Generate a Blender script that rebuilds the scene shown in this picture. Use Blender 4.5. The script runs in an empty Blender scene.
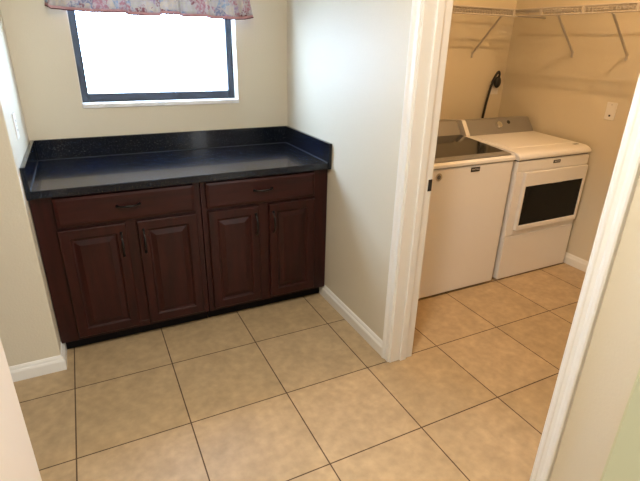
import bpy, bmesh, math, random
from mathutils import Vector, Matrix
random.seed(4)
S = bpy.context.scene
COL = S.collection

# ------------------------------------------------------------------ camera
cam_d = bpy.data.cameras.new('camera')
cam_d.sensor_width = 36.0
cam_d.lens = 468.365 / 640 * 36
cam_d.clip_start = 0.02
cam = bpy.data.objects.new('camera', cam_d)
COL.objects.link(cam)
FWD = Vector((0.41461591, 0.82228499, -0.38979615)).normalized()
RGT = Vector((0.89668668, -0.44216642, 0.02102063)).normalized()
UP = RGT.cross(FWD).normalized()
RGT = FWD.cross(UP)
cam.matrix_world = Matrix(((RGT.x, UP.x, -FWD.x, 0.23369), (RGT.y, UP.y, -FWD.y, -2.12703),
                           (RGT.z, UP.z, -FWD.z, 1.5653), (0, 0, 0, 1)))
S.camera = cam

# ------------------------------------------------------------------ world + exposure
W = bpy.data.worlds.new('overcast_sky')
S.world = W
W.use_nodes = True
bgn = W.node_tree.nodes['Background']
bgn.inputs[0].default_value = (0.57, 0.75, 1.0, 1)
bgn.inputs[1].default_value = 26.0
S.view_settings.view_transform = 'Standard'
S.view_settings.look = 'None'
S.view_settings.gamma = 1
S.view_settings.use_curve_mapping = False
S.view_settings.exposure = 0.14


def light(name, kind, loc, power, color, size=0.1, rot=(0, 0, 0), sy=None):
    d = bpy.data.lights.new(name, kind)
    d.energy = power
    d.color = color
    if kind == 'AREA':
        d.size = size
        if sy:
            d.shape = 'RECTANGLE'
            d.size_y = sy
    else:
        d.shadow_soft_size = size
    o = bpy.data.objects.new(name, d)
    COL.objects.link(o)
    o.location = loc
    o.rotation_euler = rot
    return o


HALL_LAMP = (0.55, -1.35, 2.66)
LAUNDRY_LAMP = (2.65, -0.56, 2.70)
light('hall_lamp_light', 'AREA', HALL_LAMP, 42, (1.0, 0.92, 0.80), 0.30)
light('laundry_lamp_light', 'POINT', (LAUNDRY_LAMP[0], LAUNDRY_LAMP[1], 2.62), 40, (1.0, 0.61, 0.29), 0.012)
# unseen fill light added behind the camera, mainly for the near right wall
light('rear_fill_light', 'AREA', (3.0, -4.9, 1.4), 75, (0.93, 0.96, 1.0), 2.0, (math.radians(90), 0, 0), 1.8)

# ------------------------------------------------------------------ materials
MATS = {}


def mat(name, col, rough=0.5, metal=0.0, spec=0.5, bump=None, coat=0.0):
    if name in MATS:
        return MATS[name]
    m = bpy.data.materials.new(name)
    m.use_nodes = True
    nt = m.node_tree
    b = nt.nodes['Principled BSDF']
    b.inputs['Base Color'].default_value = (*col, 1)
    b.inputs['Roughness'].default_value = rough
    b.inputs['Metallic'].default_value = metal
    b.inputs['Specular IOR Level'].default_value = spec
    b.inputs['Coat Weight'].default_value = coat
    if bump:
        tc = nt.nodes.new('ShaderNodeTexCoord')
        n = nt.nodes.new('ShaderNodeTexNoise')
        n.inputs['Scale'].default_value = bump[0]
        n.inputs['Detail'].default_value = 4
        nt.links.new(tc.outputs['Object'], n.inputs['Vector'])
        bp = nt.nodes.new('ShaderNodeBump')
        bp.inputs['Strength'].default_value = bump[1]
        bp.inputs['Distance'].default_value = bump[2]
        nt.links.new(n.outputs['Fac'], bp.inputs['Height'])
        nt.links.new(bp.outputs['Normal'], b.inputs['Normal'])
    MATS[name] = m
    return m


def noise_col(m, scale, stops, detail=4, vec='Object', stretch=None):
    nt = m.node_tree
    b = nt.nodes['Principled BSDF']
    tc = nt.nodes.new('ShaderNodeTexCoord')
    n = nt.nodes.new('ShaderNodeTexNoise')
    n.inputs['Scale'].default_value = scale
    n.inputs['Detail'].default_value = detail
    if stretch:
        mp = nt.nodes.new('ShaderNodeMapping')
        mp.inputs['Scale'].default_value = stretch
        nt.links.new(tc.outputs[vec], mp.inputs['Vector'])
        nt.links.new(mp.outputs['Vector'], n.inputs['Vector'])
    else:
        nt.links.new(tc.outputs[vec], n.inputs['Vector'])
    r = nt.nodes.new('ShaderNodeValToRGB')
    while len(r.color_ramp.elements) < len(stops):
        r.color_ramp.elements.new(0.5)
    for e, (p, c) in zip(r.color_ramp.elements, stops):
        e.position = p
        e.color = (*c, 1)
    nt.links.new(n.outputs['Fac'], r.inputs['Fac'])
    nt.links.new(r.outputs['Color'], b.inputs['Base Color'])
    return m


WALL = mat('wall_paint', (0.63, 0.57, 0.445), 0.55, spec=0.4, bump=(110, 0.25, 0.003))
CEIL = mat('ceiling_paint', (0.78, 0.77, 0.73), 0.8, bump=(60, 0.4, 0.004))
GREENW = mat('near_right_wall_green', (0.56, 0.56, 0.36), 0.5, bump=(110, 0.15, 0.003))  # greener base color than the other walls
TRIM = mat('white_trim_paint', (0.77, 0.755, 0.71), 0.35)
WHITE = mat('white_enamel', (0.76, 0.74, 0.71), 0.28, coat=0.3)
GASKET = mat('dark_gap', (0.03, 0.028, 0.025), 0.7)
SILVER = mat('brushed_silver', (0.30, 0.29, 0.275), 0.42, metal=0.6)
CHROME = mat('chrome', (0.75, 0.74, 0.72), 0.18, metal=1.0)
BLACK = mat('black_plastic', (0.012, 0.012, 0.013), 0.4)
LIDGLASS = mat('smoked_glass', (0.015, 0.015, 0.014), 0.08, spec=0.4)
DRYGLASS = mat('black_door_glass', (0.008, 0.008, 0.007), 0.16, spec=0.12)
BRONZE = mat('bronze_window_frame', (0.028, 0.034, 0.045), 0.45, metal=0.2)
HANDLE = mat('dark_bronze_handle', (0.006, 0.006, 0.007), 0.3, metal=0.3)
PLATE = mat('white_plate_plastic', (0.72, 0.70, 0.66), 0.4)
WIRE = mat('shaded_white_wire', (0.46, 0.43, 0.40), 0.5)  # white wire with its underside shade put into a gray base
BADGE = mat('badge_black', (0.018, 0.017, 0.016), 0.3)
MARBLE = noise_col(mat('marble_sill', (0.8, 0.8, 0.8), 0.25), 9, [(0.3, (0.62, 0.63, 0.65)), (0.6, (0.80, 0.80, 0.80))])
WOODC = [(0.3, (0.015, 0.0034, 0.0030)), (0.55, (0.027, 0.0052, 0.0042)), (0.8, (0.039, 0.0080, 0.0060))]
CHERRY = mat('cherry_wood', (0.07, 0.02, 0.014), 0.34, spec=0.28)
noise_col(CHERRY, 6, WOODC, 6,
          stretch=(6, 6, 0.7))
CHERRYH = mat('cherry_wood_drawer', (0.07, 0.02, 0.014), 0.34, spec=0.28)
noise_col(CHERRYH, 6, WOODC, 6,
          stretch=(0.7, 6, 6))
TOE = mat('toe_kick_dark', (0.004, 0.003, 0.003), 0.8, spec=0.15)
GRANITE = mat('black_granite', (0.01, 0.01, 0.012), 0.16, spec=0.30, coat=0.25)
noise_col(GRANITE, 130, [(0.0, (0.0015, 0.003, 0.008)), (0.55, (0.003, 0.006, 0.014)), (0.62, (0.012, 0.014, 0.015)),
                         (0.74, (0.065, 0.06, 0.042))], 3)
JOINT_GLINT = mat('joint_glint', (0.03, 0.035, 0.04), 0.8, spec=0.1)  # highlight tone put into the joint strip, paler than the granite


def tile_mat():
    m = bpy.data.materials.new('ceramic_floor_tile')
    m.use_nodes = True
    nt = m.node_tree
    N, L = nt.nodes, nt.links
    b = N['Principled BSDF']
    tc = N.new('ShaderNodeTexCoord')
    br = N.new('ShaderNodeTexBrick')
    br.offset = 0
    br.squash = 1
    br.inputs['Scale'].default_value = 1
    br.inputs['Brick Width'].default_value = 0.457
    br.inputs['Row Height'].default_value = 0.457
    br.inputs['Mortar Size'].default_value = 0.0030
    br.inputs['Mortar Smooth'].default_value = 0.15
    br.inputs['Bias'].default_value = 0
    br.inputs['Color1'].default_value = (0.385, 0.278, 0.155, 1)
    br.inputs['Color2'].default_value = (0.425, 0.308, 0.178, 1)
    br.inputs['Mortar'].default_value = (0.085, 0.050, 0.026, 1)
    L.new(tc.outputs['Object'], br.inputs['Vector'])
    n1 = N.new('ShaderNodeTexNoise')
    n1.inputs['Scale'].default_value = 7
    n1.inputs['Detail'].default_value = 8
    n1.inputs['Roughness'].default_value = 0.65
    L.new(tc.outputs['Object'], n1.inputs['Vector'])
    n2 = N.new('ShaderNodeTexNoise')
    n2.inputs['Scale'].default_value = 26
    n2.inputs['Detail'].default_value = 5
    L.new(tc.outputs['Object'], n2.inputs['Vector'])
    r1 = N.new('ShaderNodeMapRange')
    r1.inputs['From Min'].default_value = 0.3
    r1.inputs['From Max'].default_value = 0.7
    r1.inputs['To Min'].default_value = 0.86
    r1.inputs['To Max'].default_value = 1.13
    L.new(n1.outputs['Fac'], r1.inputs['Value'])
    r2 = N.new('ShaderNodeMapRange')
    r2.inputs['From Min'].default_value = 0.3
    r2.inputs['From Max'].default_value = 0.7
    r2.inputs['To Min'].default_value = 0.88
    r2.inputs['To Max'].default_value = 1.10
    L.new(n2.outputs['Fac'], r2.inputs['Value'])
    mu = N.new('ShaderNodeMath')
    mu.operation = 'MULTIPLY'
    L.new(r1.outputs[0], mu.inputs[0])
    L.new(r2.outputs[0], mu.inputs[1])
    vm = N.new('ShaderNodeVectorMath')
    vm.operation = 'SCALE'
    L.new(br.outputs['Color'], vm.inputs[0])
    L.new(mu.outputs[0], vm.inputs['Scale'])
    L.new(vm.outputs['Vector'], b.inputs['Base Color'])
    rr = N.new('ShaderNodeMapRange')
    rr.inputs['To Min'].default_value = 0.40
    rr.inputs['To Max'].default_value = 0.9
    L.new(br.outputs['Fac'], rr.inputs['Value'])
    L.new(rr.outputs[0], b.inputs['Roughness'])
    b.inputs['Specular IOR Level'].default_value = 0.4
    bp = N.new('ShaderNodeBump')
    bp.invert = True
    bp.inputs['Strength'].default_value = 0.5
    bp.inputs['Distance'].default_value = 0.002
    L.new(br.outputs['Fac'], bp.inputs['Height'])
    L.new(bp.outputs['Normal'], b.inputs['Normal'])
    return m


TILE = tile_mat()


def glass_mat():
    m = bpy.data.materials.new('window_glass')
    m.use_nodes = True
    nt = m.node_tree
    N, L = nt.nodes, nt.links
    out = N['Material Output']
    N.remove(N['Principled BSDF'])
    t = N.new('ShaderNodeBsdfTransparent')
    t.inputs[0].default_value = (0.96, 0.98, 1, 1)
    g = N.new('ShaderNodeBsdfGlossy')
    g.inputs['Roughness'].default_value = 0.02
    mx = N.new('ShaderNodeMixShader')
    mx.inputs[0].default_value = 0.06
    L.new(t.outputs[0], mx.inputs[1])
    L.new(g.outputs[0], mx.inputs[2])
    L.new(mx.outputs[0], out.inputs[0])
    return m


GLASS = glass_mat()


def fabric_mat(name, print_on=True, base=(0.62, 0.16, 0.2)):
    m = bpy.data.materials.new(name)
    m.use_nodes = True
    nt = m.node_tree
    N, L = nt.nodes, nt.links
    out = N['Material Output']
    b = N['Principled BSDF']
    b.inputs['Roughness'].default_value = 0.9
    b.inputs['Specular IOR Level'].default_value = 0.1
    tr = N.new('ShaderNodeBsdfTranslucent')
    mx = N.new('ShaderNodeMixShader')
    mx.inputs[0].default_value = 0.22
    if print_on:
        tc = N.new('ShaderNodeTexCoord')
        nz = N.new('ShaderNodeTexNoise')
        nz.inputs['Scale'].default_value = 22
        nz.inputs['Detail'].default_value = 3
        L.new(tc.outputs['Object'], nz.inputs['Vector'])
        av = N.new('ShaderNodeVectorMath')
        av.operation = 'MULTIPLY_ADD'
        av.inputs[1].default_value = (0.05, 0.05, 0.05)
        L.new(nz.outputs['Color'], av.inputs[0])
        L.new(tc.outputs['Object'], av.inputs[2])
        vo = N.new('ShaderNodeTexVoronoi')
        vo.inputs['Scale'].default_value = 17
        L.new(av.outputs[0], vo.inputs['Vector'])
        sp = N.new('ShaderNodeSeparateColor')
        L.new(vo.outputs['Color'], sp.inputs[0])
        r = N.new('ShaderNodeValToRGB')
        r.color_ramp.interpolation = 'CONSTANT'
        cols = [(0.0, (0.60, 0.53, 0.44)), (0.22, (0.18, 0.22, 0.36)), (0.38, (0.44, 0.20, 0.25)), (0.52, (0.52, 0.50, 0.44)),
                (0.66, (0.26, 0.38, 0.52)), (0.78, (0.38, 0.28, 0.44)), (0.9, (0.24, 0.06, 0.09))]
        while len(r.color_ramp.elements) < len(cols):
            r.color_ramp.elements.new(0.5)
        for e, (p, c) in zip(r.color_ramp.elements, cols):
            e.position = p
            e.color = (*c, 1)
        L.new(sp.outputs[0], r.inputs['Fac'])
        n2 = N.new('ShaderNodeTexNoise')
        n2.inputs['Scale'].default_value = 75
        n2.inputs['Detail'].default_value = 3
        L.new(tc.outputs['Object'], n2.inputs['Vector'])
        r2 = N.new('ShaderNodeMapRange')
        r2.inputs['From Min'].default_value = 0.42
        r2.inputs['From Max'].default_value = 0.58
        r2.inputs['To Min'].default_value = 0.0
        r2.inputs['To Max'].default_value = 0.85
        L.new(n2.outputs['Fac'], r2.inputs['Value'])
        mc = N.new('ShaderNodeMix')
        mc.data_type = 'RGBA'
        L.new(r2.outputs[0], mc.inputs[0])
        mc.inputs[6].default_value = (0.52, 0.49, 0.50, 1)
        L.new(r.outputs['Color'], mc.inputs[7])
        L.new(mc.outputs[2], b.inputs['Base Color'])
        L.new(mc.outputs[2], tr.inputs[0])
    else:
        b.inputs['Base Color'].default_value = (*base, 1)
        tr.inputs[0].default_value = (*base, 1)
        mx.inputs[0].default_value = 0.15
    L.new(b.outputs[0], mx.inputs[1])
    L.new(tr.outputs[0], mx.inputs[2])
    L.new(mx.outputs[0], out.inputs[0])
    return m


FABRIC = fabric_mat('floral_fabric')
BORDER = fabric_mat('maroon_trim_fabric', False, (0.09, 0.022, 0.03))
PINK = fabric_mat('pink_band_fabric', False, (0.56, 0.33, 0.34))


def emit(name, col, s):
    m = bpy.data.materials.new(name)
    m.use_nodes = True
    b = m.node_tree.nodes['Principled BSDF']
    b.inputs['Base Color'].default_value = (0.9, 0.9, 0.9, 1)
    b.inputs['Emission Color'].default_value = (*col, 1)
    b.inputs['Emission Strength'].default_value = s
    return m


# ------------------------------------------------------------------ mesh helpers
def link(name, bm, m, parent=None, smooth=False, loc=None):
    """vertices are in world space; with a parent they are moved to its local frame"""
    me = bpy.data.meshes.new(name)
    if loc is None and parent is None:
        c = sum((v.co for v in bm.verts), Vector()) / max(1, len(bm.verts))
    o = bpy.data.objects.new(name, me)
    COL.objects.link(o)
    if parent is not None:
        off = origin_of(parent)
        bmesh.ops.translate(bm, verts=bm.verts, vec=-off)
        o.parent = parent
    bmesh.ops.recalc_face_normals(bm, faces=bm.faces)
    if smooth:
        for f in bm.faces:
            f.smooth = True
    bm.to_mesh(me)
    bm.free()
    if isinstance(m, (list, tuple)):
        for q in m:
            me.materials.append(q)
    else:
        me.materials.append(m)
    return o


def origin_of(o):
    v = Vector(o.location)
    while o.parent:
        o = o.parent
        v += Vector(o.location)
    return v


def thing(name, label, cat, loc, group=None):
    o = bpy.data.objects.new(name, None)
    COL.objects.link(o)
    o.location = loc
    o.empty_display_size = 0.05
    o['label'] = label
    o['category'] = cat
    if group:
        o['group'] = group
    return o


def tag(o, label, cat, group=None):
    o['label'] = label
    o['category'] = cat
    if group:
        o['group'] = group
    return o


def struct(name, bm, m):
    o = link(name, bm, m)
    o['kind'] = 'structure'
    return o


def box(bm, a, b, bev=0.0, seg=2, mi=0):
    a, b = Vector(a), Vector(b)
    lo = Vector((min(a.x, b.x), min(a.y, b.y), min(a.z, b.z)))
    hi = Vector((max(a.x, b.x), max(a.y, b.y), max(a.z, b.z)))
    r = bmesh.ops.create_cube(bm, size=1)
    vs = r['verts']
    for v in vs:
        v.co = Vector((lo.x + (v.co.x + .5) * (hi.x - lo.x), lo.y + (v.co.y + .5) * (hi.y - lo.y),
                       lo.z + (v.co.z + .5) * (hi.z - lo.z)))
    fs = set(f for v in vs for f in v.link_faces)
    for f in fs:
        f.material_index = mi
    if bev > 0:
        es = list(set(e for v in vs for e in v.link_edges))
        r = bmesh.ops.bevel(bm, geom=es, offset=bev, segments=seg, profile=0.5, affect='EDGES')
        for f in r['faces']:
            f.material_index = mi
    return bm


def B(a, b, bev=0.0, seg=2):
    return box(bmesh.new(), a, b, bev, seg)


def sweep(bm, prof, p0, p1, u, v):
    """extrude the closed 2D profile (in axes u, v) from p0 to p1"""
    p0, p1, u, v = Vector(p0), Vector(p1), Vector(u), Vector(v)
    a = [bm.verts.new(p0 + u * x + v * y) for x, y in prof]
    c = [bm.verts.new(p1 + u * x + v * y) for x, y in prof]
    n = len(prof)
    for i in range(n):
        bm.faces.new((a[i], a[(i + 1) % n], c[(i + 1) % n], c[i]))
    bm.faces.new(a[::-1])
    bm.faces.new(c)
    return bm


def tube(bm, pts, r, seg=8, cap=True):
    pts = [Vector(p) for p in pts]
    rings = []
    for i, p in enumerate(pts):
        if i == 0:
            t = pts[1] - pts[0]
        elif i == len(pts) - 1:
            t = pts[-1] - pts[-2]
        else:
            t = (pts[i + 1] - pts[i]).normalized() + (pts[i] - pts[i - 1]).normalized()
        t.normalize()
        ref = Vector((0, 0, 1)) if abs(t.z) < 0.9 else Vector((0, 1, 0))
        x = t.cross(ref).normalized()
        y = t.cross(x).normalized()
        rr = r[i] if isinstance(r, (list, tuple)) else r
        rings.append([bm.verts.new(p + x * math.cos(2 * math.pi * k / seg) * rr + y * math.sin(2 * math.pi * k / seg) * rr)
                      for k in range(seg)])
    for a, c in zip(rings, rings[1:]):
        for k in range(seg):
            bm.faces.new((a[k], a[(k + 1) % seg], c[(k + 1) % seg], c[k]))
    if cap:
        bm.faces.new(rings[0][::-1])
        bm.faces.new(rings[-1])
    return bm


def smooth_path(ctrl, n=8):
    out = []
    P = [Vector(c) for c in ctrl]
    P = [P[0]] + P + [P[-1]]
    for i in range(1, len(P) - 2):
        for k in range(n):
            t = k / n
            a, b, c, d = P[i - 1], P[i], P[i + 1], P[i + 2]
            out.append(0.5 * ((2 * b) + (c - a) * t + (2 * a - 5 * b + 4 * c - d) * t * t + (3 * b - a - 3 * c + d) * t ** 3))
    out.append(P[-2])
    return out


def cyl(bm, c, axis, r, h, seg=24, r2=None, bev=0.0):
    c, axis = Vector(c), Vector(axis).normalized()
    q = axis.to_track_quat('Z', 'Y').to_matrix().to_4x4()
    ret = bmesh.ops.create_cone(bm, cap_ends=True, segments=seg, radius1=r, radius2=r if r2 is None else r2, depth=h,
                                matrix=Matrix.Translation(c + axis * h / 2) @ q)
    return bm


# ------------------------------------------------------------------ room shell
XR = 1.505       # hall face of the partition
XP = 1.640       # laundry face of the partition
YW = 0.935       # window wall
XL = -0.05       # left side of the counter recess
YL = 0.190       # wall end left of the recess
XE = 3.490       # laundry right wall
YE = -0.455      # partition end (door opening)
YR = -1.385      # other side of the opening
YC = -1.580      # outer corner of the partition
H = 2.74
HD = 2.05

struct('floor', B((-1.7, -5.2, -0.08), (4.0, 1.1, 0)), TILE)
bm = bmesh.new()
box(bm, (-1.7, -5.2, H), (4.0, 1.2, H + 0.1))
struct('ceiling', bm, CEIL)

# window wall with the opening
WX0, WX1, WZ0, WZ1 = 0.246, 1.164, 1.190, 2.06
bm = bmesh.new()
box(bm, (-1.7, YW, 0), (WX0, YW + 0.2, H))
box(bm, (WX1, YW, 0), (XR + .06, YW + 0.2, H))
box(bm, (WX0, YW, 0), (WX1, YW + 0.2, WZ0))
box(bm, (WX0, YW, WZ1), (WX1, YW + 0.2, H))
struct('wall_back', bm, WALL)
struct('wall_laundry_back', B((XR + .06, YW, 0), (XE + 0.2, YW + 0.2, H)), WALL)
struct('wall_laundry_right', B((XE, -1.7, 0), (XE + 0.12, YW, H)), WALL)
# left of the recess
struct('wall_left', B((-1.7, YL, 0), (XL, YW, H), 0.004, 2), WALL)
# near wall at the left edge of the view
struct('wall_near_left', B((-0.165, -3.4, 0), (-0.034, -0.9, H), 0.004, 2), mat('near_wall_paint', (0.74, 0.67, 0.58), 0.55, bump=(110, .2, .003)))
# partition
bm = bmesh.new()
box(bm, (XR, YE, 0), (XP, YW, H))
box(bm, (XR, YC, 0), (XP, YR, H))
box(bm, (XR, YR, HD), (XP, YE, H))
struct('wall_right', bm, WALL)
struct('wall_laundry_near', B((XP, YC + .003, 0), (XE, YC + 0.12, H)), WALL)
struct('wall_near_right', B((XR + .0005, YC - .006, 0), (4.0, YC + .0025, H)), GREENW)
# far left and rear of the hall, unseen but they close the room
struct('wall_far_left', B((-1.8, -5.2, 0), (-1.7, 1.1, H)), WALL)
struct('wall_far_right', B((4.0, -5.2, 0), (4.1, YC, H)), WALL)
bm = bmesh.new()
box(bm, (-1.7, -5.2, 0), (4.0, -5.1, H))
struct('wall_rear', bm, WALL)

# baseboards (profiled)
BB = [(0, 0), (0.015, 0), (0.015, 0.052), (0.012, 0.060), (0.009, 0.064), (0.007, 0.074), (0.003, 0.082), (0, 0.084)]
struct('baseboard_right', sweep(bmesh.new(), BB, (XR, YE + .04, 0), (XR, 0.361, 0), (-1, 0, 0), (0, 0, 1)), TRIM)
bm = bmesh.new()
rings = [[bm.verts.new((-1.69, YL - a, b)) for a, b in BB], [bm.verts.new((XL + a, YL - a, b)) for a, b in BB],
         [bm.verts.new((XL + a, 0.361, b)) for a, b in BB]]
for p_, q_ in zip(rings, rings[1:]):
    for k in range(len(BB)):
        bm.faces.new((p_[k], p_[(k + 1) % len(BB)], q_[(k + 1) % len(BB)], q_[k]))
bm.faces.new(rings[0][::-1])
bm.faces.new(rings[-1])
struct('baseboard_left', bm, TRIM)
struct('baseboard_laundry_right', sweep(bmesh.new(), BB, (XE, -1.45, 0), (XE, YW, 0), (-1, 0, 0), (0, 0, 1)), TRIM)
struct('baseboard_laundry_back', sweep(bmesh.new(), BB, (XP, YW, 0), (XE - .015, YW, 0), (0, -1, 0), (0, 0, 1)), TRIM)


# door lining and casings
def casing(name, xw, nx, ya, sy):
    """vertical casing on the wall face x = xw, starting at y = ya and running away from the opening in direction sy"""
    P = [(0, 0), (0, 0.010), (0.006, 0.013), (0.012, 0.013), (0.016, 0.010), (0.030, 0.011), (0.040, 0.016), (0.052, 0.018),
         (0.057, 0.015), (0.057, 0)]
    bm = sweep(bmesh.new(), P, (xw, ya, 0), (xw, ya, HD + .05), (0, sy, 0), (nx, 0, 0))
    return struct(name, bm, TRIM)


JT = 0.018
c1 = casing('trim_1', XR, -1, YE - .008, 1)
casing('trim_2', XR, -1, YR + .008, -1)
casing('trim_3', XP, 1, YE - .008, 1)
casing('trim_4', XP, 1, YR + .008, -1)
bm = bmesh.new()
box(bm, (XR - .004, YE - JT, 0), (XP + .004, YE, HD), 0.002)
box(bm, (XR + .055, YE - JT - .011, 0), (XR + .092, YE - JT, HD), 0.003)
j = struct('trim_5', bm, TRIM)
sp = link('strike_plate', B((1.621, YE - JT - .0025, 0.936), (1.6425, YE - JT + .001, 0.992), 0.001, 1), BLACK, j)
link('latch_hole', B((1.628, YE - JT - .003, 0.952), (1.636, YE - JT - .002, 0.977)), GASKET, sp)
bm = bmesh.new()
box(bm, (XR - .004, YR, 0), (XP + .004, YR + JT, HD), 0.002)
box(bm, (XR + .055, YR + JT, 0), (XR + .092, YR + JT + .011, HD), 0.003)
struct('trim_6', bm, TRIM)
bm = bmesh.new()
box(bm, (XR - .004, YR + JT, HD - .018), (XP + .004, YE - JT, HD), 0.002)
box(bm, (XR - .016, YR - .06, HD + .004), (XR, YE + .06, HD + .06), 0.003)
struct('trim_7', bm, TRIM)

# window
wy = 1.020
w = bpy.data.objects.new('window_1', None)
COL.objects.link(w)
w.location = (0.705, wy, WZ0)
w['kind'] = 'structure'
fz = 1.214
bm = bmesh.new()
F0, F1 = 0.042, 0.040
box(bm, (WX0, wy, fz), (WX0 + F0, wy + .045, WZ1), 0.003)
box(bm, (WX1 - F0, wy, fz), (WX1, wy + .045, WZ1), 0.003)
box(bm, (WX0 + F0, wy, fz), (WX1 - F0, wy + .045, fz + .046), 0.003)
box(bm, (WX0 + F0, wy, WZ1 - .04), (WX1 - F0, wy + .045, WZ1), 0.003)
link('window_frame', bm, BRONZE, w)
link('window_pane', B((WX0 + .035, wy + .022, fz + .04), (WX1 - .035, wy + .026, WZ1 - .03)), GLASS, w)
link('window_sill', B((WX0 - .0, YW - .008, WZ0), (WX1, wy + .05, fz), 0.003), MARBLE, w)
bm = bmesh.new()
box(bm, (WX0 - .0, YW - .0, fz), (WX0 + .004, wy, WZ1))
box(bm, (WX1 - .004, YW - .0, fz), (WX1, wy, WZ1))
link('window_reveal', bm, TRIM, w)

# ------------------------------------------------------------------ ceiling lamps (above the view)
t = thing('ceiling_lamp', 'round flush ceiling lamp over the tiled hall', 'lamp', (HALL_LAMP[0], HALL_LAMP[1], H))
link('lamp_base', cyl(bmesh.new(), (HALL_LAMP[0], HALL_LAMP[1], H - .03), (0, 0, 1), 0.17, 0.03, 32), TRIM, t)
link('lamp_shade', cyl(bmesh.new(), (HALL_LAMP[0], HALL_LAMP[1], H - .07), (0, 0, 1), 0.11, 0.04, 32, r2=0.16),
     emit('lamp_glow', (1, .9, .78), 3), t)
t = thing('ceiling_lamp', 'bare bulb ceiling lamp in the laundry room', 'lamp', (LAUNDRY_LAMP[0], LAUNDRY_LAMP[1], H))
link('lamp_base', cyl(bmesh.new(), (LAUNDRY_LAMP[0], LAUNDRY_LAMP[1], H - .035), (0, 0, 1), 0.045, 0.035, 24, r2=0.06), TRIM, t)
bm = bmesh.new()
bmesh.ops.create_uvsphere(bm, u_segments=20, v_segments=12, radius=0.03, matrix=Matrix.Translation((LAUNDRY_LAMP[0], LAUNDRY_LAMP[1], H - .065)))
link('bulb', bm, emit('bulb_glow', (1, .62, .32), 12), t, True)

# ------------------------------------------------------------------ base cabinets
FY = 0.302      # face frame front
DY = 0.283      # door / drawer fronts
CZ0, CZ1 = 0.078, 0.876


def raised_door(x0, x1, z0, z1):
    """five piece raised panel door front, facing -y"""
    bm = bmesh.new()
    lv = [(0.0, 0.004), (0.004, 0.0), (0.046, 0.0), (0.051, 0.003), (0.054, 0.008), (0.060, 0.009), (0.082, 0.0015), (0.086, 0.0)]
    rings = []
    for ins, dep in lv:
        y = DY + dep
        rings.append([bm.verts.new((x0 + ins, y, z0 + ins)), bm.verts.new((x1 - ins, y, z0 + ins)),
                      bm.verts.new((x1 - ins, y, z1 - ins)), bm.verts.new((x0 + ins, y, z1 - ins))])
    back = [bm.verts.new((x0, FY - .001, z0)), bm.verts.new((x1, FY - .001, z0)), bm.verts.new((x1, FY - .001, z1)),
            bm.verts.new((x0, FY - .001, z1))]
    rings = [back] + rings
    for a, c in zip(rings, rings[1:]):
        for k in range(4):
            bm.faces.new((a[k], a[(k + 1) % 4], c[(k + 1) % 4], c[k]))
    bm.faces.new(rings[-1])
    bm.faces.new(back[::-1])
    return bm


def slab_front(x0, x1, z0, z1):
    bm = bmesh.new()
    rings = []
    for ins, dep in [(0, FY - DY - .001), (0.0, 0.006), (0.003, 0.003), (0.012, 0.0012), (0.016, 0.0)]:
        rings.append([bm.verts.new((x0 + ins, DY + dep, z0 + ins)), bm.verts.new((x1 - ins, DY + dep, z0 + ins)),
                      bm.verts.new((x1 - ins, DY + dep, z1 - ins)), bm.verts.new((x0 + ins, DY + dep, z1 - ins))])
    for a, c in zip(rings, rings[1:]):
        for k in range(4):
            bm.faces.new((a[k], a[(k + 1) % 4], c[(k + 1) % 4], c[k]))
    bm.faces.new(rings[-1])
    bm.faces.new(rings[0][::-1])
    return bm


def pull(cx, cz, L, vertical):
    """arched bar pull with flared ends"""
    bm = bmesh.new()
    pts, rs = [], []
    for i in range(15):
        s = -1 + 2 * i / 14
        a = s * L / 2
        d = 0.026 * (1 - abs(s) ** 3.0) + 0.001
        pts.append((cx, DY - d, cz + a) if vertical else (cx + a, DY - d, cz))
        rs.append(0.0042 + 0.0022 * math.exp(-(s / 0.35) ** 2) + (0.003 if abs(s) > 0.93 else 0))
    tube(bm, pts, rs, 10)
    for s in (-1, 1):
        c = (cx, DY, cz + s * L / 2) if vertical else (cx + s * L / 2, DY, cz)
        cyl(bm, c, (0, -1, 0), 0.008, 0.004, 12, r2=0.006)
    return bm


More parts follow.
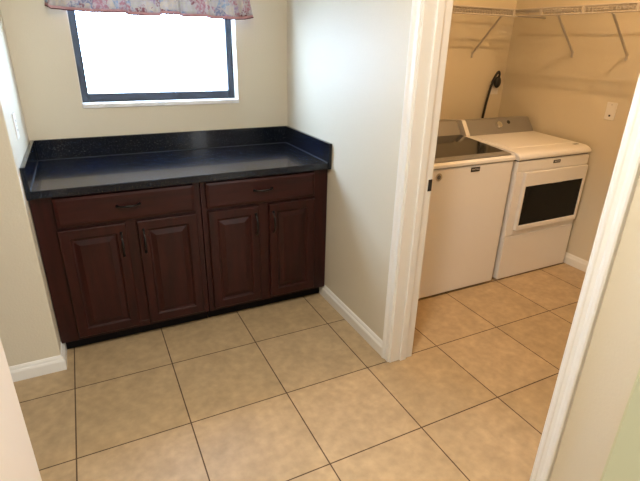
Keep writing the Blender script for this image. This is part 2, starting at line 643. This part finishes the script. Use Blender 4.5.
def cabinet(label, x0, x1, draw, doors, hx):
    t = thing('base_cabinet', label, 'cabinet', ((x0 + x1) / 2, 0.6, 0), 'cherry base cabinets under the counter')
    bm = bmesh.new()
    # carcass: sides, bottom, back
    box(bm, (x0, FY + .02, CZ0), (x0 + .016, YW - .004, CZ1))
    box(bm, (x1 - .016, FY + .02, CZ0), (x1, YW - .004, CZ1))
    box(bm, (x0 + .016, FY + .02, CZ0), (x1 - .016, YW - .004, CZ0 + .016))
    box(bm, (x0 + .016, YW - .02, CZ0 + .016), (x1 - .016, YW - .004, CZ1))
    link('body', bm, CHERRY, t)
    bm = bmesh.new()
    fx0, fx1 = x0 + .0008, x1 - .0008
    ix0, ix1 = draw[0] + .012, draw[1] - .012
    box(bm, (fx0, FY, CZ0), (ix0, FY + .019, CZ1), .0012, 1)
    box(bm, (ix1, FY, CZ0), (fx1, FY + .019, CZ1), .0012, 1)
    box(bm, (ix0, FY, CZ1 - .02), (ix1, FY + .019, CZ1), .0006, 1)
    box(bm, (ix0, FY, .695), (ix1, FY + .019, .725), .0006, 1)
    box(bm, (ix0, FY, CZ0), (ix1, FY + .019, CZ0 + .035), .0006, 1)
    m = (doors[0][1] + doors[1][0]) / 2
    box(bm, (m - .042, FY, CZ0 + .035), (m + .042, FY + .019, .695), .0006, 1)
    link('face_frame', bm, CHERRY, t)
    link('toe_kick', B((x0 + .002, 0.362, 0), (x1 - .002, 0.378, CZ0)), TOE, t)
    d = link('drawer', slab_front(draw[0], draw[1], 0.719, 0.866), CHERRYH, t)
    link('drawer_handle', pull((draw[0] + draw[1]) / 2, 0.797, 0.105, False), HANDLE, d, True)
    for (a, b), h in zip(doors, hx):
        d = link('door', raised_door(a, b, 0.098, 0.702), CHERRY, t)
        link('door_handle', pull(h, 0.592, 0.125, True), HANDLE, d, True)
    return t


cabinet('left cherry base cabinet with one wide drawer, against the left side wall', XL + .003, 0.734, (0.045, 0.700),
        ((0.040, 0.348), (0.400, 0.705)), (0.320, 0.427))
cabinet('right cherry base cabinet with one wide drawer, nearest the laundry partition', 0.736, 1.500, (0.763, 1.406),
        ((0.766, 1.055), (1.118, 1.412)), (1.037, 1.142))

# ------------------------------------------------------------------ countertop
t = thing('countertop', 'black speckled granite countertop with low backsplash on the cherry cabinets', 'countertop', (0.73, 0.6, 0.877))
CT = 0.915
BT = 1.028
link('counter_slab', B((XL + .001, 0.270, 0.877), (XR - .001, YW - .001, CT), 0.004, 2), GRANITE, t)
link('back_splash', B((XL + .022, YW - .021, CT), (XR - .022, YW - .001, BT), 0.002, 1), GRANITE, t)
link('side_splash', B((XL + .001, 0.262, CT - .038), (XL + .021, YW - .001, BT), 0.002, 1), GRANITE, t)
link('side_splash', B((XR - .021, 0.262, CT - .038), (XR - .001, YW - .001, BT), 0.002, 1), GRANITE, t)
bm = bmesh.new()
cp = [(0, 0), (0.004, 0), (0, 0.004)]
sweep(bm, cp, (XL + .021, 0.272, CT), (XL + .021, YW - .022, CT), (1, 0, 0), (0, 0, 1))
sweep(bm, cp, (XR - .021, 0.272, CT), (XR - .021, YW - .022, CT), (-1, 0, 0), (0, 0, 1))
sweep(bm, cp, (XL + .022, YW - .021, CT), (XR - .022, YW - .021, CT), (0, -1, 0), (0, 0, 1))
link('joint_highlight', bm, JOINT_GLINT, t)  # added strip stands in for the highlight along the splash foot


# ------------------------------------------------------------------ valance
def valance():
    t = thing('window_valance', 'short gathered floral valance hanging over the bright window', 'curtain', (0.705, YW - .05, 2.05))
    x0, x1 = 0.150, 1.252
    NX, NZ = 240, 22
    ztop = 2.06
    # hem height along the width
    hem = [(0.0, 1.709), (0.02, 1.693), (0.10, 1.690), (0.187, 1.685), (0.345, 1.690), (0.360, 1.679), (0.44, 1.677), (0.509, 1.680),
           (0.528, 1.692), (0.60, 1.692), (0.618, 1.681), (0.737, 1.684), (0.77, 1.677), (0.872, 1.675), (0.95, 1.680), (1.0, 1.694)]
    laps = [(0.0, 0.0), (0.352, 0.026), (0.518, 0.0), (0.610, 0.024), (0.765, 0.034), (0.90, 0.018)]

    def hz(s):
        for (a, za), (b, zb) in zip(hem, hem[1:]):
            if s <= b:
                return za + (zb - za) * (s - a) / (b - a)
        return hem[-1][1]

    def depth(s, u):
        f = 0.010 * math.sin(s * 2 * math.pi * 7.3 + 0.6 * math.sin(s * 9)) + 0.006 * math.sin(s * 2 * math.pi * 17 + 1.3)
        g = 0.006 * math.sin(s * 2 * math.pi * 34)
        lap = 0.0
        for (a, da), (b, db_) in zip(laps, laps[1:]):
            k = min(1, max(0, (s - b + .006) / .012))
            lap += 1.6 * (db_ - da) * k
        return (f + lap) * (0.35 + 0.65 * u) + g * (1 - u * .7)

    def grid(u0, u1, nz, off, th):
        bm = bmesh.new()
        rows = []
        for side in (0, 1):
            R = []
            for k in range(nz + 1):
                u = u0 + (u1 - u0) * k / nz
                row = []
                for i in range(NX + 1):
                    s = i / NX
                    x = x0 + (x1 - x0) * s + (0.006 * math.sin(s * 46) * u)
                    z = ztop + (hz(s) - ztop) * u
                    x = 0.70 + (x - 0.70) * (0.93 + 0.07 * u * u)
                    y = YW - 0.062 - off - depth(s, u) + side * th
                    # return to the wall at both ends
                    e = max(0, 1 - min(s, 1 - s) / 0.012)
                    y += 0.035 * e
                    row.append(bm.verts.new((x, y, z)))
                R.append(row)
            rows.append(R)
        for R in rows:
            for a, c in zip(R, R[1:]):
                for i in range(NX):
                    bm.faces.new((a[i], a[i + 1], c[i + 1], c[i]))
        for k in (0, nz):
            for i in range(NX):
                bm.faces.new((rows[0][k][i], rows[0][k][i + 1], rows[1][k][i + 1], rows[1][k][i]))
        for i in (0, NX):
            for k in range(nz):
                bm.faces.new((rows[0][k][i], rows[0][k + 1][i], rows[1][k + 1][i], rows[1][k][i]))
        return bm
    link('fabric_panel', grid(0, 0.955, NZ, 0, 0.0015), FABRIC, t, True)
    b = link('pink_band', grid(0.955, 0.989, 2, 0.0, 0.0015), PINK, t, True)
    b['label'] = 'pale pink band above the hem'
    b = link('hem_trim', grid(0.988, 1.0, 2, 0.001, 0.004), BORDER, t, True)
    b['label'] = 'narrow maroon hem trim'
    bm = tube(bmesh.new(), [(x0 + .045, YW - .001, 2.04), (x0 + .045, YW - .052, 2.04), (x1 - .045, YW - .052, 2.04), (x1 - .045, YW - .001, 2.04)], 0.006, 8)
    link('curtain_rod', bm, TRIM, t)


valance()


# ------------------------------------------------------------------ sockets and plates
def plate(t, name, c, n, w=0.072, h=0.116):
    """cover plate centred at c on a wall with normal n (x axis walls and y axis walls)"""
    c, n = Vector(c), Vector(n)
    if abs(n.x) > .5:
        a = c + Vector((0, -w / 2, -h / 2))
        b = c + Vector((n.x * .006, w / 2, h / 2))
    else:
        a = c + Vector((-w / 2, 0, -h / 2))
        b = c + Vector((w / 2, n.y * .006, h / 2))
    return link(name, B(a, b, 0.0025, 2), PLATE, t)


def small(t, name, c, n, w, h, d0, d1, m, bev=0.001):
    c, n = Vector(c), Vector(n)
    s = Vector((0, 1, 0)) if abs(n.x) > .5 else Vector((1, 0, 0))
    a = c + n * d0 - s * w / 2 - Vector((0, 0, h / 2))
    b = c + n * d1 + s * w / 2 + Vector((0, 0, h / 2))
    return link(name, B(a, b, bev, 1), m, t)


n = (1, 0, 0)
c = Vector((XL, 0.462, 1.180))
t = thing('wall_outlet', 'white double outlet on the recess side wall above the counter', 'outlet', c)
p = plate(t, 'cover_plate', c, n)
for dz in (-.021, .021):
    q = small(t, 'socket', c + Vector((0, 0, dz)), n, .034, .028, .005, .0075, PLATE)
    bm = bmesh.new()
    for dy in (-.007, .007):
        box(bm, (XL + .0072, c.y + dy - .001, c.z + dz - .003), (XL + .0079, c.y + dy + .001, c.z + dz + .007))
    link('slot', bm, GASKET, q)
small(t, 'screw', c, n, .006, .006, .0055, .007, SILVER)

n = (-1, 0, 0)
c = Vector((XE, -0.052, 1.172))
t = thing('wall_outlet', 'cream wall plate on the laundry right wall beyond the dryer', 'outlet', c)
plate(t, 'cover_plate', c, n)
small(t, 'jack', c + Vector((0, 0, -.03)), n, .014, .012, .005, .0075, GASKET)
small(t, 'screw', c + Vector((0, 0, .042)), n, .006, .006, .0055, .007, SILVER)

n = (0, -1, 0)
c = Vector((3.392, YW, 1.252))
t = thing('wall_outlet', 'outlet behind the plugged-in black cord on the laundry back wall', 'outlet', c)
plate(t, 'cover_plate', c, n, .085, .125)
q = small(t, 'socket', c + Vector((0, 0, .01)), n, .052, .052, .005, .008, PLATE)

# cord
t = thing('power_cord', 'thick black power cord looping down from the laundry wall plug', 'cord', (3.37, YW - .03, 1.30))
bm = bmesh.new()
bmesh.ops.create_uvsphere(bm, u_segments=20, v_segments=12, radius=1, matrix=Matrix.Translation((3.385, YW - .032, 1.290)) @ Matrix.Diagonal((.033, .023, .047, 1)))
link('plug', bm, BLACK, t, True)
path = smooth_path([(3.384, YW - .036, 1.318), (3.380, YW - .045, 1.352), (3.362, YW - .05, 1.372), (3.345, YW - .048, 1.355),
                    (3.325, YW - .04, 1.30), (3.305, YW - .032, 1.19), (3.288, YW - .03, 1.06), (3.282, YW - .03, 0.96), (3.29, YW - .05, 0.80)])
link('cord', tube(bmesh.new(), path, 0.0100, 10), BLACK, t, True)


# ------------------------------------------------------------------ text
def text_mesh(body, size, depth=0.0004):
    cu = bpy.data.curves.new('lettering', 'FONT')
    cu.body = body
    cu.size = size
    cu.align_x = 'CENTER'
    cu.align_y = 'CENTER'
    cu.extrude = depth
    cu.resolution_u = 3
    o = bpy.data.objects.new('lettering_tmp', cu)
    COL.objects.link(o)
    dg = bpy.context.evaluated_depsgraph_get()
    me = bpy.data.meshes.new_from_object(o.evaluated_get(dg))
    bpy.data.objects.remove(o)
    bpy.data.curves.remove(cu)
    return me


def letter(name, body, size, loc, rot, m, parent):
    me = text_mesh(body, size)
    me.materials.clear()
    me.materials.append(m)
    o = bpy.data.objects.new(name, me)
    COL.objects.link(o)
    o.parent = parent
    o.location = Vector(loc) - origin_of(parent)
    o.rotation_euler = rot
    return o


LETTER = mat('pale_lettering', (0.62, 0.60, 0.56), 0.4)
DARKLET = mat('dark_lettering', (0.10, 0.09, 0.08), 0.5)
FR = (math.radians(90), 0, 0)


def console(t, x0, x1, y0, z0, y1, z1, yb, zb, caps=(), e0=0.0, e1=0.0):
    """sloped control panel: foot of face (y0,z0), top of face (y1,z1), back (yb)"""
    bm = bmesh.new()
    P = [(y0 + .004, z0 - .02), (y0, z0 + .002), (y0 + .002, z0 + .008), (y1 - .008, z1 - .004), (y1, z1), (y1 + .01, z1 + .001), (yb - .01, zb), (yb, zb - .012), (yb, z0 - .02)]
    sweep(bm, P, (x0 + e0, 0, 0), (x1 - e1, 0, 0), (0, 1, 0), (0, 0, 1))
    c = link('console', bm, SILVER, t)
    for a, b in caps:
        P2 = [(y - .012 if i < 6 else y, z + (.006 if i in (3, 4, 5, 6) else 0)) for i, (y, z) in enumerate(P)]
        link('console_end_cap', sweep(bmesh.new(), P2, (a, 0, 0), (b, 0, 0), (0, 1, 0), (0, 0, 1)), WHITE, t)
    return c


# ------------------------------------------------------------------ washer
t = thing('washing_machine', 'white top-load washing machine with smoked glass lid, left of the dryer', 'washing machine', (2.36, .35, 0))
wx0, wx1, wf, wb = 2.020, 2.705, -0.010, 0.690
WT = 0.925
bm = bmesh.new()
box(bm, (wx0, wf + .004, 0.010), (wx1, wb, 0.885), 0.012, 3)
link('cabinet_body', bm, WHITE, t)
link('front_seam', B((wx0 + .006, wf + .012, 0.880), (wx1 - .006, wb - .01, 0.892)), GASKET, t)
bm = bmesh.new()
# top deck with a side rim, an opening for the lid
P = [(wf, .890), (wf - .003, .895), (wf - .002, .912), (wf + .008, .924), (wf + .022, .928), (.46, .962), (wb, .966), (wb, .890)]
sweep(bm, P, (wx0, 0, 0), (wx0 + .015, 0, 0), (0, 1, 0), (0, 0, 1))
sweep(bm, P, (wx1 - .015, 0, 0), (wx1, 0, 0), (0, 1, 0), (0, 0, 1))
P = [(wf, .890), (wf - .003, .895), (wf - .002, .910), (wf + .008, .919), (wf + .020, .9205), (wf + .020, .890)]
sweep(bm, P, (wx0 + .015, 0, 0), (wx1 - .015, 0, 0), (0, 1, 0), (0, 0, 1))
P = [(wf + .020, .890), (wf + .020, .912), (.46, .945), (wb, .955), (wb, .890)]
sweep(bm, P, (wx0 + .015, 0, 0), (wx1 - .015, 0, 0), (0, 1, 0), (0, 0, 1))
d = link('top_deck', bm, WHITE, t)
# lid
bm = bmesh.new()
ly0, lz0, ly1, lz1 = wf + .024, .919, .495, .9585
P = [(ly0, lz0), (ly0 - .004, lz0 + .006), (ly0, lz0 + .0125), (ly0 + .050, lz0 + .0165), (ly0 + .050, lz0 + .002)]
sweep(bm, P, (wx0 + .018, 0, 0), (wx1 - .018, 0, 0), (0, 1, 0), (0, 0, 1))
lid = link('lid', bm, SILVER, t)
P = [(ly0 + .0502, lz0 + .004), (ly0 + .0502, lz0 + .0165), (ly1, lz1 + .010), (ly1, lz1)]
link('lid_glass', sweep(bmesh.new(), P, (wx0 + .018, 0, 0), (wx1 - .018, 0, 0), (0, 1, 0), (0, 0, 1)), LIDGLASS, lid)
link('lid_shadow_gap', B((wx0 + .018, ly0 - .003, .9165), (wx1 - .018, ly0 + .02, .9195)), GASKET, lid)
console(t, wx0 + .004, wx1 - .004, 0.505, 0.955, 0.575, 1.058, wb, 1.052)
g = link('badge', B((2.343, wf - .001, .846), (2.413, wf + .006, .874), .001, 1), BADGE, t)
letter('badge_lettering', 'MAYTAG', .0145, (2.378, wf - .0012, .860), FR, LETTER, g)
g = link('sticker', cyl(bmesh.new(), (2.094, wf + .0042, .838), (0, -1, 0), .024, .004, 28), CHROME, t)
g['label'] = 'round silver sticker on the washer front'
link('sticker_print', cyl(bmesh.new(), (2.094, wf + .0003, .838), (0, -1, 0), .013, .0007, 24), DARKLET, g)
link('kick_panel', B((wx0 + .01, wf + .03, .003), (wx1 - .01, wb - .02, .0098)), GASKET, t)
for x in (wx0 + .04, wx1 - .04):
    for y in (wf + .05, wb - .05):
        link('foot', cyl(bmesh.new(), (x, y, 0), (0, 0, 1), .02, .0098, 16), BLACK, t)

t.location.x -= 0.008

# ------------------------------------------------------------------ dryer
t = thing('clothes_dryer', 'white front-load clothes dryer with dark door window, in the laundry corner', 'dryer', (3.1, .35, 0))
dx0, dx1, df, db = 2.752, 3.462, -0.006, 0.700
bm = bmesh.new()
box(bm, (dx0, df + .010, 0.008), (dx1, db, 0.872), 0.010, 3)
link('cabinet_body', bm, WHITE, t)
link('front_seam', B((dx0 + .006, df + .016, .868), (dx1 - .006, db - .01, .882)), GASKET, t)
bm = bmesh.new()
P = [(df + .004, .880), (df - .002, .886), (df - .003, .898), (df + .004, .912), (df + .020, .922), (df + .05, .928), (.50, .948), (db, .950), (db, .880)]
sweep(bm, P, (dx0, 0, 0), (dx1, 0, 0), (0, 1, 0), (0, 0, 1))
es = [e for e in bm.edges if abs(e.verts[0].co.x - e.verts[1].co.x) < 1e-5 and max(v.co.z for v in e.verts) > .915 and min(v.co.z for v in e.verts) > .905]
bmesh.ops.bevel(bm, geom=es, offset=.010, segments=3, profile=.5, affect='EDGES')
top = link('top_panel', bm, WHITE, t)
bm = bmesh.new()
sl = (.948 - .928) / (.50 - df - .05)
def tz(y): return .928 + (y - df - .05) * sl
P = [(.12, tz(.12) - .001), (.128, tz(.128) + .0035), (.49, tz(.49) + .0035), (.498, tz(.498) - .001)]
sweep(bm, P, (dx0 + .05, 0, 0), (dx1 - .05, 0, 0), (0, 1, 0), (0, 0, 1))
link('raised_panel', bm, WHITE, top)
g = link('top_sticker', B((3.375, .070, tz(.08) - .001), (3.425, .092, tz(.08) + .0010)), DARKLET, top)
# front panels
link('control_fascia', B((dx0 + .004, df + .002, .803), (dx1 - .004, df + .014, .868), .003, 2), WHITE, t)
bm = bmesh.new()
box(bm, (dx0 + .004, df + .003, .343), (2.822, df + .014, .800), .002, 1)
box(bm, (3.450, df + .003, .343), (dx1 - .004, df + .014, .800), .002, 1)
box(bm, (2.822, df + .003, .343), (3.450, df + .014, .378), .001, 1)
link('door_surround', bm, WHITE, t)
link('lower_panel', B((dx0 + .002, df + .001, .009), (dx1 - .002, df + .014, .338), .004, 2), WHITE, t)
bm = bmesh.new()
box(bm, (2.826, df - .018, .384), (2.844, df + .012, .796), .003, 2)
box(bm, (3.424, df - .018, .384), (3.446, df + .012, .796), .003, 2)
box(bm, (2.842, df - .018, .384), (3.426, df + .012, .418), .003, 2)
box(bm, (2.842, df - .018, .700), (3.426, df + .012, .796), .003, 2)
door = link('door', bm, WHITE, t)
link('door_glass', B((2.843, df - .012, .417), (3.425, df + .004, .701)), DRYGLASS, door)
link('door_handle', B((3.08, df - .021, .700), (3.20, df - .014, .716), .002, 2), WHITE, door)
g = link('badge', B((3.090, df - .001, .836), (3.158, df + .003, .858), .001, 1), BADGE, t)
letter('badge_lettering', 'MAYTAG', .013, (3.124, df - .0014, .847), FR, LETTER, g)
c = console(t, dx0 + .004, dx1 - .004, 0.512, 0.950, 0.590, 1.050, db, 1.040, ((dx0 + .002, dx0 + .036),), .0325, 0)
# knob and print on the sloped face
fn = Vector((0, -(1.05 - .95), .078)).normalized()
kc = Vector((3.105, .551, 1.002))
kn = link('control_knob', cyl(bmesh.new(), kc + fn * .0, fn, .029, .024, 28, r2=.024), CHROME, c, False)
kn['label'] = 'round chrome control knob'
link('start_button', cyl(bmesh.new(), Vector((3.225, .565, 1.020)) + fn * .0, fn, .015, .005, 20), BLACK, c)
ang = math.atan2(.1, .078)
letter('console_lettering', 'MAYTAG', .020, Vector((2.885, .551, 1.002)) + fn * .0015, (ang, 0, 0), DARKLET, c)
for x in (dx0 + .04, dx1 - .04):
    for y in (df + .06, db - .05):
        link('foot', cyl(bmesh.new(), (x, y, 0), (0, 0, 1), .02, .0078, 16), BLACK, t)

t.location.x -= 0.010

# ------------------------------------------------------------------ wire shelves
SD = 0.305
SZ = 1.812


def shelf(label, along, a0, a1, lip0, lip1, wall, nrm, braces, extra=None):
    """along: 0 = runs in x on the back wall, 1 = runs in y on the right wall"""
    def P(s, d, z):
        return (s, wall - d, z) if along == 0 else (wall - d, s, z)
    t = thing('wire_shelf', label, 'shelf', P((a0 + a1) / 2, 0, SZ), 'white wire shelves')
    bm = bmesh.new()
    r = 0.0027
    k = int((a1 - a0) / 0.0254)
    for i in range(k + 1):
        s = a0 + i * 0.0254
        has = lip0 <= s <= lip1
        pts = [P(s, 0.004, SZ), P(s, SD - .004, SZ)]
        if has:
            pts += [P(s, SD, SZ - .004), P(s, SD, SZ - .043)]
        tube(bm, pts, r, 5)
    link('deck_wires', bm, WIRE, t)
    bm = bmesh.new()
    for d, z, q0, q1 in ((0.008, SZ - .004, a0, a1), (SD * .45, SZ - .004, a0, a1), (SD, SZ, a0, a1), (SD, SZ - .043, a0, a1)):
        tube(bm, [P(q0, d, z), P(q1, d, z)], 0.0050, 8)
    link('long_rods', bm, WIRE, t)
    s = lip0 if along == 1 else lip1
    if along == 1:
        s = lip1
    for q in (s,) + tuple(extra or ()):
        link('lip_connector', B(P(q - .010, SD - .006, SZ - .048), P(q + .010, SD + .006, SZ + .005), .002, 1), WIRE, t)
    for (s0, s1, zf) in braces:
        b_ = bmesh.new()
        tube(b_, [P(s0, SD, SZ - .048), P(s0 + (s1 - s0) * .02, SD - .012, SZ - .048), P(s1, .012, zf + .012), P(s1, .004, zf)], 0.0078, 8)
        b_ = link('support_brace', b_, WIRE, t)
        pf = Vector(P(s1, 0.001, zf - .005))
        m = bmesh.new()
        box(m, Vector(P(s1 - .008, 0.0005, zf - .028)), Vector(P(s1 + .008, 0.010, zf + .012)), .002, 1)
        link('wall_clip', m, WIRE, b_)
    s = a0 + .15
    while s < a1 - .05:
        link('wall_clip', B(P(s - .007, 0.0005, SZ - .012), P(s + .007, 0.012, SZ + .008), .002, 1), WIRE, t)
        s += .28
    return t


shelf('white wire shelf on the laundry back wall above the washer', 0, XP + .004, XE - .004, XP, 3.150, YW, (0, -1, 0),
      [(3.045, 3.092, 1.505), (2.25, 2.30, 1.505)])
shelf('white wire shelf on the laundry right wall above the dryer', 1, YC + .14, YW - SD - .012, YC, 0.420, XE, (-1, 0, 0),
      [(0.285, 0.336, 1.530), (-0.100, -0.066, 1.524), (-0.75, -0.70, 1.524)], (0.10, -.25))
